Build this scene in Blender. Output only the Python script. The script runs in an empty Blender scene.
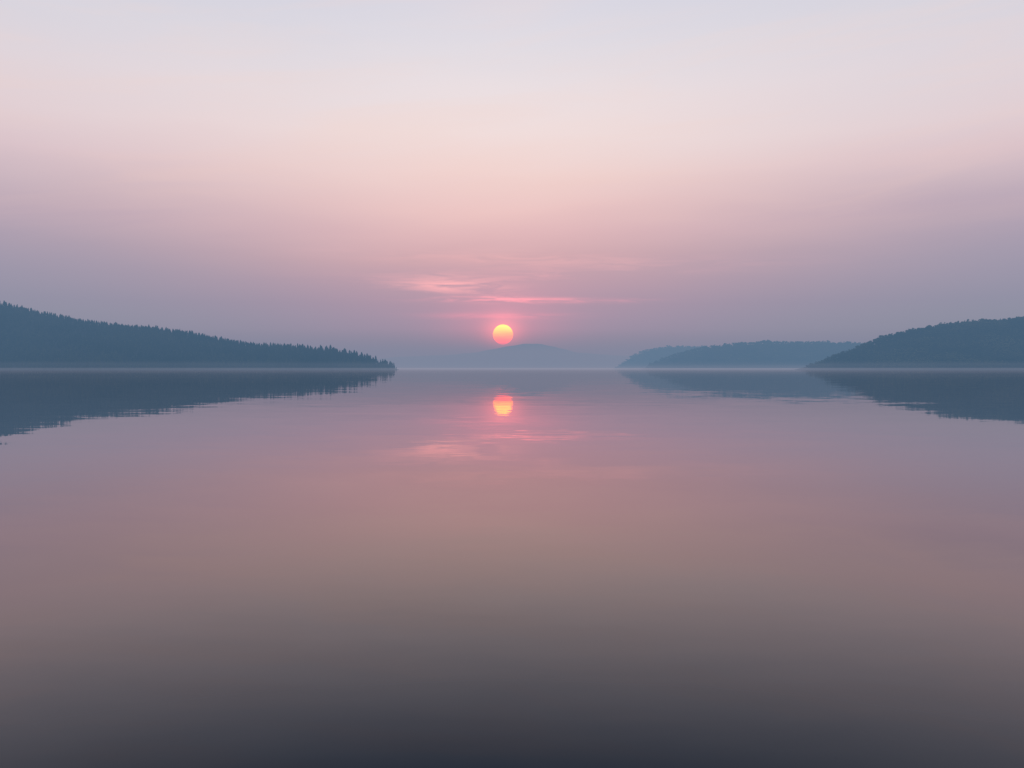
import bpy, math, random
import numpy as np
from mathutils import noise as mnoise, Vector

scene = bpy.context.scene
scene.view_settings.view_transform = 'Standard'
scene.view_settings.look = 'None'
scene.view_settings.exposure = 0

F_PX = 880.0
HOR = 368.5
CAM_Z = 2.0

def lin(c):
    out = []
    for v in c:
        v = v/255.0
        out.append(v/12.92 if v <= 0.04045 else ((v+0.055)/1.055)**2.4)
    return np.array(out)

# ------------------------------------------------------------------ air
SIG = np.array([1.85e-4, 3.7e-4, 4.7e-4])      # extinction per metre (r,g,b)
FOG = lin((129, 135, 157))                    # colour the haze tends to
HAZE_H = 215.0
HAZE_L = 20000.0

def trans(el_deg):
    s = math.sin(math.radians(max(el_deg, 0.02)))
    d = min((HAZE_H-CAM_Z)/s, HAZE_L)
    return np.exp(-SIG*d)

def volume_material(name, sig, col):
    m = bpy.data.materials.new(name); m.use_nodes = True
    nt = m.node_tree; nt.nodes.clear()
    out = nt.nodes.new('ShaderNodeOutputMaterial')
    ab = nt.nodes.new('ShaderNodeVolumeAbsorption')
    em = nt.nodes.new('ShaderNodeEmission')
    add = nt.nodes.new('ShaderNodeAddShader')
    mx = float(max(sig))
    # absorption coefficient = density*(1-color)
    ab.inputs['Color'].default_value = (*[1-float(s)/(mx*1.25) for s in sig], 1)
    ab.inputs['Density'].default_value = mx*1.25
    e = sig*col
    me = float(max(e))
    em.inputs['Color'].default_value = (*[float(v)/me for v in e], 1)
    em.inputs['Strength'].default_value = me
    nt.links.new(ab.outputs[0], add.inputs[0])
    nt.links.new(em.outputs[0], add.inputs[1])
    nt.links.new(add.outputs[0], out.inputs['Volume'])
    try: m.cycles.emission_sampling = 'NONE'
    except Exception: pass
    return m

def box(name, x0, x1, y0, y1, z0, z1, mat):
    v = [(x0,y0,z0),(x1,y0,z0),(x1,y1,z0),(x0,y1,z0),(x0,y0,z1),(x1,y0,z1),(x1,y1,z1),(x0,y1,z1)]
    f = [(0,3,2,1),(4,5,6,7),(0,1,5,4),(1,2,6,5),(2,3,7,6),(3,0,4,7)]
    me = bpy.data.meshes.new(name); me.from_pydata(v, [], f); me.update()
    ob = bpy.data.objects.new(name, me); scene.collection.objects.link(ob)
    me.materials.append(mat)
    return ob

box('haze', -HAZE_L, HAZE_L, -3000, HAZE_L, -6, HAZE_H, volume_material('haze_air', SIG, FOG))
box('haze', -9000, 9000, 7600, HAZE_L-500, -6.5, 340, volume_material('far_haze_air', np.array([1.3e-4,1.3e-4,1.3e-4]), lin((140,138,160))))
box('mist', -2600, 2600, 700, 5200, -5, 2.7, volume_material('mist_air', np.array([3.2e-4]*3), lin((158,162,180))))
box('mist', -2600, 2600, 760, 6500, -5.5, 9.0, volume_material('mist_thin', np.array([1.7e-4]*3), lin((134,142,163))))

# ------------------------------------------------------------------ node helper
class NT:
    def __init__(s, nt): s.nt = nt
    def new(s, t): return s.nt.nodes.new(t)
    def _in(s, sock, v):
        if isinstance(v, bpy.types.NodeSocket): s.nt.links.new(v, sock)
        else: sock.default_value = v
    def m(s, op, a, b=0.0, c=0.0, clamp=False):
        n = s.new('ShaderNodeMath'); n.operation = op; n.use_clamp = clamp
        s._in(n.inputs[0], a); s._in(n.inputs[1], b); s._in(n.inputs[2], c)
        return n.outputs[0]
    def add(s,a,b): return s.m('ADD',a,b)
    def sub(s,a,b): return s.m('SUBTRACT',a,b)
    def mul(s,a,b): return s.m('MULTIPLY',a,b)
    def comb(s,x,y,z):
        n = s.new('ShaderNodeCombineXYZ')
        for i,v in enumerate((x,y,z)): s._in(n.inputs[i], v)
        return n.outputs[0]
    def sep(s,v):
        n = s.new('ShaderNodeSeparateXYZ'); s._in(n.inputs[0], v); return n.outputs
    def gauss(s, d2):   # exp(-d2)
        return s.m('EXPONENT', s.mul(d2, -1.0))
    def sq(s, v, w): 
        q = s.m('DIVIDE', v, w); return s.mul(q,q)
    def mix(s, fac, a, b, blend='MIX'):
        n = s.new('ShaderNodeMix'); n.data_type='RGBA'; n.blend_type = blend; n.clamp_factor=False
        s._in(n.inputs[0], fac); s._in(n.inputs[6], a); s._in(n.inputs[7], b)
        return n.outputs[2]
    def noise(s, vec, scale, detail=4, rough=0.55, dist=0.0):
        n = s.new('ShaderNodeTexNoise'); s._in(n.inputs['Vector'], vec)
        n.inputs['Scale'].default_value=scale; n.inputs['Detail'].default_value=detail
        n.inputs['Roughness'].default_value=rough; n.inputs['Distortion'].default_value=dist
        return n
    def ramp(s, fac, stops):
        n = s.new('ShaderNodeValToRGB'); s._in(n.inputs[0], fac)
        cr = n.color_ramp
        while len(cr.elements) > 1: cr.elements.remove(cr.elements[-1])
        cr.elements[0].position = stops[0][0]; cr.elements[0].color = (*stops[0][1],1)
        for p,c in stops[1:]:
            e = cr.elements.new(p); e.color = (*c,1)
        return n.outputs[0]
    def smooth(s, v, a, b):
        n = s.new('ShaderNodeMapRange'); n.interpolation_type='SMOOTHSTEP'
        s._in(n.inputs[0], v); n.inputs[1].default_value=a; n.inputs[2].default_value=b
        return n.outputs[0]

# ------------------------------------------------------------------ world
SUN_AZ = math.degrees(math.atan((503-512)/F_PX))
SUN_EL = math.degrees(math.atan((HOR-334.5)/F_PX))

w = bpy.data.worlds.new('World'); scene.world = w; w.use_nodes = True
try: w.cycles.sampling_method = 'MANUAL'; w.cycles.sample_map_resolution = 256
except Exception: pass
w.node_tree.nodes.clear()
g = NT(w.node_tree)
tc = g.new('ShaderNodeTexCoord')
d = g.sep(tc.outputs['Generated'])
DEG = 57.29578
el = g.mul(g.m('ARCSINE', d[2]), DEG)
az = g.mul(g.m('ARCTAN2', d[0], d[1]), DEG)

def el_of(y): return math.degrees(math.atan((HOR-y)/F_PX))
def mk(stops):
    out = []
    for y, c in stops:
        e = el_of(y)
        t = trans(max(e, 2.6))
        L = np.clip((lin(c) - FOG*(1-t))/t, 0.02, 1.5)
        out.append((min(max(e/32.0,0),1), tuple(L)))
    out.sort(key=lambda q: q[0])
    return out
center = mk([(-150,(140,156,186)),(-60,(192,195,214)),(0,(217,214,225)),(50,(227,220,226)),(100,(235,222,224)),(140,(240,220,218)),
             (175,(240,211,207)),(205,(234,198,196)),(230,(221,184,187)),(255,(203,169,176)),(280,(183,157,171)),
             (305,(165,148,167)),(330,(152,143,164)),(350,(146,142,162))])
side = mk([(-150,(134,152,182)),(-60,(186,190,210)),(0,(210,209,220)),(50,(216,211,220)),(100,(222,210,216)),(140,(223,205,210)),
           (175,(214,192,200)),(205,(197,179,190)),(230,(180,165,181)),(255,(164,156,175)),(280,(152,150,170)),
           (305,(143,145,165)),(330,(137,142,160)),(350,(133,140,158))])
# gentle drifting of the bands so that the gradient is not ruler-straight
nv = g.comb(g.mul(az,0.035), g.mul(el,0.16), 3.1)
n1 = g.noise(nv, 1.0, 3, 0.5, 0.4).outputs[0]
warp = g.mul(g.sub(n1,0.5), 3.4)
elw = g.add(el, g.mul(warp, g.smooth(el, 2.0, 9.0)))
fac = g.m('DIVIDE', elw, 32.0, clamp=True)
cC = g.ramp(fac, center); cS = g.ramp(fac, side)
cen = g.gauss(g.sq(g.sub(az, -1.0), 22.0))
col = g.mix(cen, cS, cC)
# thin high cirrus, long faint wisps
wv = g.comb(g.mul(g.add(az, g.mul(el,0.9)),0.05), g.mul(g.sub(el, g.mul(az,0.10)),0.5), 0.0)
n2 = g.noise(wv, 1.0, 5, 0.55, 0.6).outputs[0]
wis = g.mul(g.sub(g.smooth(n2, 0.42, 0.72),0.25), g.mul(g.smooth(el,6,12), 0.20))
col = g.mix(wis, col, (1.0,0.78,0.68,1))
# glow around the sun
daz = g.sub(az, SUN_AZ); dele = g.sub(el, SUN_EL)
def addcol(base, fac, disp, t_el):
    t = trans(t_el)
    c = tuple(np.array(disp)/t)
    m = max(c)
    cc = (c[0]/m, c[1]/m, c[2]/m, 1)
    return g.mix(g.mul(fac, m), base, cc, 'ADD')
g1 = g.gauss(g.add(g.sq(daz,1.1), g.sq(dele,1.0)))
g2 = g.gauss(g.add(g.sq(daz,3.6), g.sq(dele,2.4)))
g3 = g.gauss(g.add(g.sq(daz,11.0), g.sq(g.sub(dele,2.0),5.0)))
col = addcol(col, g1, (0.50,0.05,0.03), 2.3)
col = addcol(col, g2, (0.19,0.012,0.012), 2.6)
col = addcol(col, g3, (0.07,0.008,0.003), 4.5)
# pink stratus streaks above the sun
sv = g.comb(g.mul(az,0.22), g.mul(el,2.1), 7.7)
sn = g.smooth(g.noise(sv, 1.0, 5, 0.6, 0.7).outputs[0], 0.36, 0.66)
def streak(x, y, wx, wy, tilt, amp, base):
    a0 = math.degrees(math.atan((x-512)/F_PX)); e0 = el_of(y)
    wa = wx/F_PX*DEG; we = wy/F_PX*DEG
    da = g.sub(az, a0)
    de = g.sub(g.sub(el, e0), g.mul(da, tilt))
    f = g.mul(g.gauss(g.add(g.sq(da, wa), g.sq(de, we))), sn)
    return addcol(base, f, amp, e0)
col = streak(452, 287, 48, 7, -0.04, (0.48,0.13,0.08), col)
col = streak(530, 300.5, 75, 2.4, -0.005, (0.60,0.08,0.07), col)
col = streak(480, 299, 34, 3.2, 0.03, (0.36,0.06,0.05), col)
col = streak(500, 276, 120, 6, 0.02, (0.12,0.03,0.02), col)
col = streak(500, 316, 60, 3, 0.0, (0.22,0.02,0.02), col)
col = streak(560, 262, 170, 7, -0.03, (0.10,0.03,0.02), col)
# physical sky takes over overhead
sky = g.new('ShaderNodeTexSky'); sky.sky_type = 'NISHITA'; sky.sun_disc = False
sky.sun_elevation = math.radians(SUN_EL); sky.sun_rotation = math.radians(SUN_AZ)
sky.dust_density = 2.0
skyc = g.mix(1.0, sky.outputs[0], (0.12,0.12,0.12,1), 'MULTIPLY')
col = g.mix(g.smooth(el, 30, 60), col, skyc)
bg = g.new('ShaderNodeBackground'); g._in(bg.inputs[0], col); bg.inputs[1].default_value = 1.0
wo = g.new('ShaderNodeOutputWorld'); w.node_tree.links.new(bg.outputs[0], wo.inputs[0])

# ------------------------------------------------------------------ sun
SD = 40000.0
sdir = np.array([math.tan(math.radians(SUN_AZ)), 1.0, math.tan(math.radians(SUN_EL))])
bpy.ops.mesh.primitive_uv_sphere_add(segments=96, ring_count=48, radius=10.0/F_PX*SD,
        location=tuple(sdir*SD + np.array([0,0,CAM_Z])))
so = bpy.context.object; so.name = 'sun'; so.data.name='sun'
for p in so.data.polygons: p.use_smooth = True
m = bpy.data.materials.new('sun_surface'); m.use_nodes=True; m.node_tree.nodes.clear()
try: m.cycles.emission_sampling = 'NONE'
except Exception: pass
s = NT(m.node_tree)
tcs = s.new('ShaderNodeTexCoord'); gz = s.sep(tcs.outputs['Generated'])
T = trans(SUN_EL)*0.93
def need(c):
    c = np.array(c); e = np.clip((c - FOG*(1-T))/T, 0.0, 40); return tuple(e)
band = s.noise(s.comb(s.mul(gz[0],0.8), 0.0, s.mul(gz[2],8.0)), 1.0, 3).outputs[0]
ff = s.add(gz[2], s.mul(s.sub(band,0.5), 0.4))
sc = s.ramp(ff, [(0.0, need((1.8,0.26,0.26))),(0.3, need((2.1,0.38,0.25))),(0.55, need((2.3,0.56,0.26))),(0.85, need((2.4,0.74,0.33))),(1.0, need((2.2,0.64,0.29)))])
em = s.new('ShaderNodeEmission'); s._in(em.inputs[0], sc)
ou = s.new('ShaderNodeOutputMaterial'); m.node_tree.links.new(em.outputs[0], ou.inputs[0])
so.data.materials.append(m)

ld = bpy.data.lights.new('sunlight','SUN'); ld.energy = 0.3; ld.angle = math.radians(0.6); ld.color=(1,0.55,0.4)
lo = bpy.data.objects.new('sunlight', ld); scene.collection.objects.link(lo)
lo.rotation_euler = Vector((-sdir[0],-sdir[1],-sdir[2])).to_track_quat('-Z','Y').to_euler()

# ------------------------------------------------------------------ lake
R = 60000
me = bpy.data.meshes.new('lake'); me.from_pydata([(-R,-4000,0),(R,-4000,0),(R,R,0),(-R,R,0)],[],[(0,1,2,3)])
lake = bpy.data.objects.new('lake', me); scene.collection.objects.link(lake)
m = bpy.data.materials.new('lake_water'); m.use_nodes=True; m.node_tree.nodes.clear()
s = NT(m.node_tree)
geo = s.new('ShaderNodeNewGeometry'); P = s.sep(geo.outputs['Position'])
def slope(sx, sy, amp, seed, detail=2):
    n = s.noise(s.comb(s.mul(P[0],sx), s.mul(P[1],sy), seed), 1.0, detail, 0.5, 0.3)
    c = s.sep(n.outputs['Color'])
    return s.mul(s.sub(c[0],0.5), amp), s.mul(s.sub(c[1],0.5), amp)
# soft breeze patches make some stretches of water a little livelier
patch = s.smooth(s.noise(s.comb(s.mul(P[0],0.02), s.mul(P[1],0.05), 20.0), 1.0, 3).outputs[0], 0.4, 0.65)
pk = s.add(0.45, s.mul(patch, 0.9))
a1 = slope(1.3, 3.2, 0.012, 1.0)
a2 = slope(0.16, 0.5, 0.006, 5.0)
a3 = slope(0.012, 0.03, 0.005, 9.0)
a4 = slope(0.35, 0.6, 0.013, 14.0)
nx = s.add(s.add(s.mul(s.add(a1[0],a4[0]),pk),a2[0]),a3[0]); ny = s.add(s.add(s.mul(s.add(a1[1],a4[1]),pk),a2[1]),a3[1])
vn = s.new('ShaderNodeVectorMath'); vn.operation='NORMALIZE'; s._in(vn.inputs[0], s.comb(nx,ny,1.0))
N = vn.outputs[0]
fr = s.new('ShaderNodeFresnel'); fr.inputs['IOR'].default_value=1.42; s._in(fr.inputs['Normal'], N)
f0 = s.m('MULTIPLY', s.sub(fr.outputs[0], 0.088), 1.62, clamp=True)
ffac = s.m('SMOOTH_MIN', f0, 0.90, 0.25)
gl = s.new('ShaderNodeBsdfGlossy'); gl.inputs['Roughness'].default_value=0.018
gl.inputs['Color'].default_value=(0.98,0.885,0.87,1); s._in(gl.inputs['Normal'], N)
df = s.new('ShaderNodeBsdfDiffuse'); df.inputs['Color'].default_value=(0.014,0.042,0.066,1)
mx = s.new('ShaderNodeMixShader'); s._in(mx.inputs[0], ffac); s._in(mx.inputs[1], df.outputs[0]); s._in(mx.inputs[2], gl.outputs[0])
ou = s.new('ShaderNodeOutputMaterial'); m.node_tree.links.new(mx.outputs[0], ou.inputs[0])
me.materials.append(m)

# ------------------------------------------------------------------ materials for land
def land_mat(name, c1, c2, scale):
    m = bpy.data.materials.new(name); m.use_nodes=True
    s = NT(m.node_tree); b = m.node_tree.nodes['Principled BSDF']
    geo = s.new('ShaderNodeNewGeometry')
    n = s.noise(geo.outputs['Position'], scale, 3)
    f = s.smooth(n.outputs[0], 0.35, 0.65)
    s._in(b.inputs['Base Color'], s.mix(f, (*c1,1), (*c2,1)))
    b.inputs['Roughness'].default_value=0.9; b.inputs['Specular IOR Level'].default_value=0.1
    return m
soil = land_mat('forest_floor', (0.03,0.035,0.03), (0.045,0.05,0.035), 0.05)
needle = land_mat('conifer_needles', (0.018,0.03,0.02), (0.055,0.07,0.045), 0.012)
leafm = land_mat('broadleaf_foliage', (0.025,0.04,0.02), (0.09,0.11,0.06), 0.012)
rock = land_mat('far_slope', (0.08,0.06,0.06), (0.12,0.09,0.08), 0.002)

def fbm(x, y, sc, seed=0.0, o=4):
    return mnoise.fractal(Vector((x*sc, y*sc, seed)), 1.0, 2.0, o)

# ridge profile given as (photo x, photo y) -> converted to metres along the ridge line at depth D
def make_hill(name, prof, D, front, back, tree_h, mat, step=12.0, rough=3.0, seed=0.0):
    xs = np.array([(p[0]-512)/F_PX*D for p in prof])
    hs = np.array([(HOR-p[1])/F_PX*D + CAM_Z - tree_h for p in prof])
    def H(x, y):
        h = float(np.interp(x, xs, hs, left=-6, right=-6))
        wob = fbm(x, 0, 0.004, seed+3)*0.18*front
        fw = front*(0.45+0.55*min(1,max(0,h)/60.0)) + wob
        bw = back
        v = (y-D)/ (bw if y > D else fw)
        v = abs(v)
        if v < 1:
            k = 0.5+0.5*math.cos(math.pi*v)
            k = k*0.65 + (1-v)*0.35
        else: k = 0
        z = -5*(1-k) + max(h,-5)*k if h > 0 else -5*(1-k)+h*k
        amp = rough*min(1, max(0,h)/25.0)
        z += fbm(x, y, 0.012, seed, 4)*amp*k*(1 if v > 0.12 else 0.5)
        return z
    x0, x1 = xs[0]-60, xs[-1]+60
    nx_ = int((x1-x0)/step)+2; y0, y1 = D-front*1.3, D+back*1.05
    ny_ = int((y1-y0)/step)+2
    X = np.linspace(x0,x1,nx_); Y = np.linspace(y0,y1,ny_)
    verts = [(x,y,H(x,y)) for y in Y for x in X]
    faces = [(j*nx_+i, j*nx_+i+1, (j+1)*nx_+i+1, (j+1)*nx_+i) for j in range(ny_-1) for i in range(nx_-1)]
    me = bpy.data.meshes.new(name); me.from_pydata(verts,[],faces); me.update()
    for p in me.polygons: p.use_smooth=True
    ob = bpy.data.objects.new(name, me); scene.collection.objects.link(ob); me.materials.append(mat)
    return H, (x0,x1,y0,y1)

# ---- tree templates
def conifer(seed, tiers=6, n=6):
    r = np.random.default_rng(seed); V=[]; F=[]
    def ring(z, rad, k, jit):
        b=len(V)
        a0=r.random()*6.28
        for i in range(k):
            a=a0+i*2*math.pi/k; rr=rad*(1+jit*(r.random()*2-1))
            V.append((rr*math.cos(a), rr*math.sin(a), z+jit*0.03*(r.random()*2-1)))
        return b
    b=ring(0,0.022,4,0); t=ring(0.9,0.006,4,0)
    for i in range(4): F.append((b+i,b+(i+1)%4,t+(i+1)%4,t+i))
    for k in range(tiers):
        u=k/tiers; z0=0.12+0.78*u; rad=0.20*(1-u)**0.7+0.025
        b=ring(z0, rad, n, 0.42); V.append((0,0,min(1.0,z0+0.30-0.12*u))); a=len(V)-1
        for i in range(n): F.append((b+i,b+(i+1)%n,a))
    return np.array(V), F
def broadleaf(seed):
    r=np.random.default_rng(seed); V=[]; F=[]
    def ring(z,rad,k):
        b=len(V)
        for i in range(k):
            a=i*2*math.pi/k; V.append((rad*math.cos(a),rad*math.sin(a),z))
        return b
    b=ring(0,0.035,4); t=ring(0.6,0.015,4)
    for i in range(4): F.append((b+i,b+(i+1)%4,t+(i+1)%4,t+i))
    for c in range(11):   # leaf clumps
        th=r.random()*6.28; u=r.random()**0.5; zz=0.30+0.58*r.random()
        rr=0.34*u*math.sqrt(max(0.05,1-((zz-0.55)/0.42)**2))
        cx,cy=rr*math.cos(th),rr*math.sin(th); s_=0.12+0.09*r.random()
        b=len(V)
        for q in ((1,0,0),(0,1,0),(-1,0,0),(0,-1,0),(0,0,1),(0,0,-1)):
            k=s_*(0.7+0.6*r.random()); V.append((cx+q[0]*k,cy+q[1]*k,zz+q[2]*k*0.8))
        for i in range(4):
            F.append((b+i,b+(i+1)%4,b+4)); F.append((b+(i+1)%4,b+i,b+5))
    return np.array(V),F

def forest(name, H, region, templates, spacing, hfun, mat, zmin=0.35, ymax=None, wide=1.0, seed=1):
    r=np.random.default_rng(seed); x0,x1,y0,y1=region
    if ymax: y1=ymax
    allV=[];allF=[];vo=0
    nx_=int((x1-x0)/spacing); ny_=int((y1-y0)/spacing); cnt=0
    for j in range(ny_):
        for i in range(nx_):
            x=x0+(i+r.random())*spacing; y=y0+(j+r.random())*spacing
            z=H(x,y)
            if z<zmin: continue
            V,F=templates[r.integers(len(templates))]
            h=hfun(x,y,z,r)
            if h<=0: continue
            a=r.random()*6.28; c,s_=math.cos(a),math.sin(a); ww=wide*(0.8+0.5*r.random())
            W=np.empty_like(V)
            W[:,0]=x+h*ww*(V[:,0]*c-V[:,1]*s_); W[:,1]=y+h*ww*(V[:,0]*s_+V[:,1]*c); W[:,2]=z-0.2+h*V[:,2]
            allV.append(W)
            for f in F: allF.append(tuple(q+vo for q in f))
            vo+=len(V); cnt+=1
    V=np.concatenate(allV)
    me=bpy.data.meshes.new(name); me.from_pydata(V.tolist(),[],allF); me.update()
    ob=bpy.data.objects.new(name,me); scene.collection.objects.link(ob); me.materials.append(mat)
    print(name,cnt,'trees',len(allF),'faces')

con=[conifer(i) for i in range(10)]; brd=[broadleaf(i+50) for i in range(8)]

# left headland
profL=[(-330,262),(-200,272),(-100,285),(-40,295),(0,300),(25,305),(50,311),(80,317.5),(115,322),(150,325),(185,329),(215,335),(245,340),(270,343),(300,345),(325,348),(350,352),(370,356),(385,360.5),(393,364),(399,371)]
HL,rL=make_hill('hill',profL,1500,380,300,9,soil,seed=1.3)
def hL(x,y,z,r):
    big = fbm(x,y,0.02,2.2,3)
    e = min(1,max(0,(x+480)/120.0))     # taller, looser stand on the low point
    h = (7.0+2.0*big+3.6*r.random()**2)*(1-e) + (6.0+3.5*big+9.5*r.random()**1.8)*e
    return max(h,3.5)
forest('conifer_forest',HL,rL,con,8.2,hL,needle,ymax=1560,wide=1.1,seed=3)

profR=[(803,371),(808,368.5),(820,364),(835,357),(855,349),(880,339),(910,331),(945,323),(975,320),(1000,319),(1024,316),(1060,312),(1120,300),(1200,292),(1330,285)]
HR,rR=make_hill('hill',profR,1550,330,300,7,soil,seed=4.1)
hB=lambda lo,hi,am: (lambda x,y,z,r: max(3.0, lo+(hi-lo)*r.random()**1.5 + am*fbm(x,y,0.015,5.5,3)))
forest('broadleaf_forest',HR,rR,brd,7.6,hB(7,11.5,2.8),leafm,ymax=1610,wide=1.1,seed=5)

profM=[(640,371),(655,362),(672,355),(690,350),(715,345),(745,342),(775,341),(810,341),(850,342),(890,345),(950,350),(1010,362)]
HM,rM=make_hill('hill',profM,3000,380,400,8,soil,step=22,seed=7.7)
forest('broadleaf_forest',HM,rM,brd,16,hB(7,13,3.5),leafm,ymax=3050,wide=2.0,seed=6)
profN=[(612,371),(622,363),(632,356),(645,350),(660,347),(680,345),(700,346),(730,350),(780,360)]
HN,rN=make_hill('hill',profN,4300,450,500,8,soil,step=28,seed=9.2)
forest('broadleaf_forest',HN,rN,brd,24,hB(7,12,3),leafm,ymax=4360,wide=2.6,seed=8)

profF=[(300,368),(340,363),(395,357),(430,355.5),(455,354.5),(478,352),(497,348.5),(512,345.5),(526,343.5),(540,344),(556,347),(575,352),(600,354.5),(630,356),(680,358),(760,362),(820,367)]
make_hill('mountain',profF,11500,1300,1300,0,rock,step=60,rough=16,seed=12.5)

# ------------------------------------------------------------------ camera
cd=bpy.data.cameras.new('camera'); cam=bpy.data.objects.new('camera',cd); scene.collection.objects.link(cam)
cd.sensor_width=36; cd.lens=36*F_PX/1024; cd.clip_start=0.1; cd.clip_end=150000
cam.location=(0,0,CAM_Z)
cam.rotation_euler=(math.radians(90)-math.atan((384-HOR)/F_PX),0,0)
scene.camera=cam
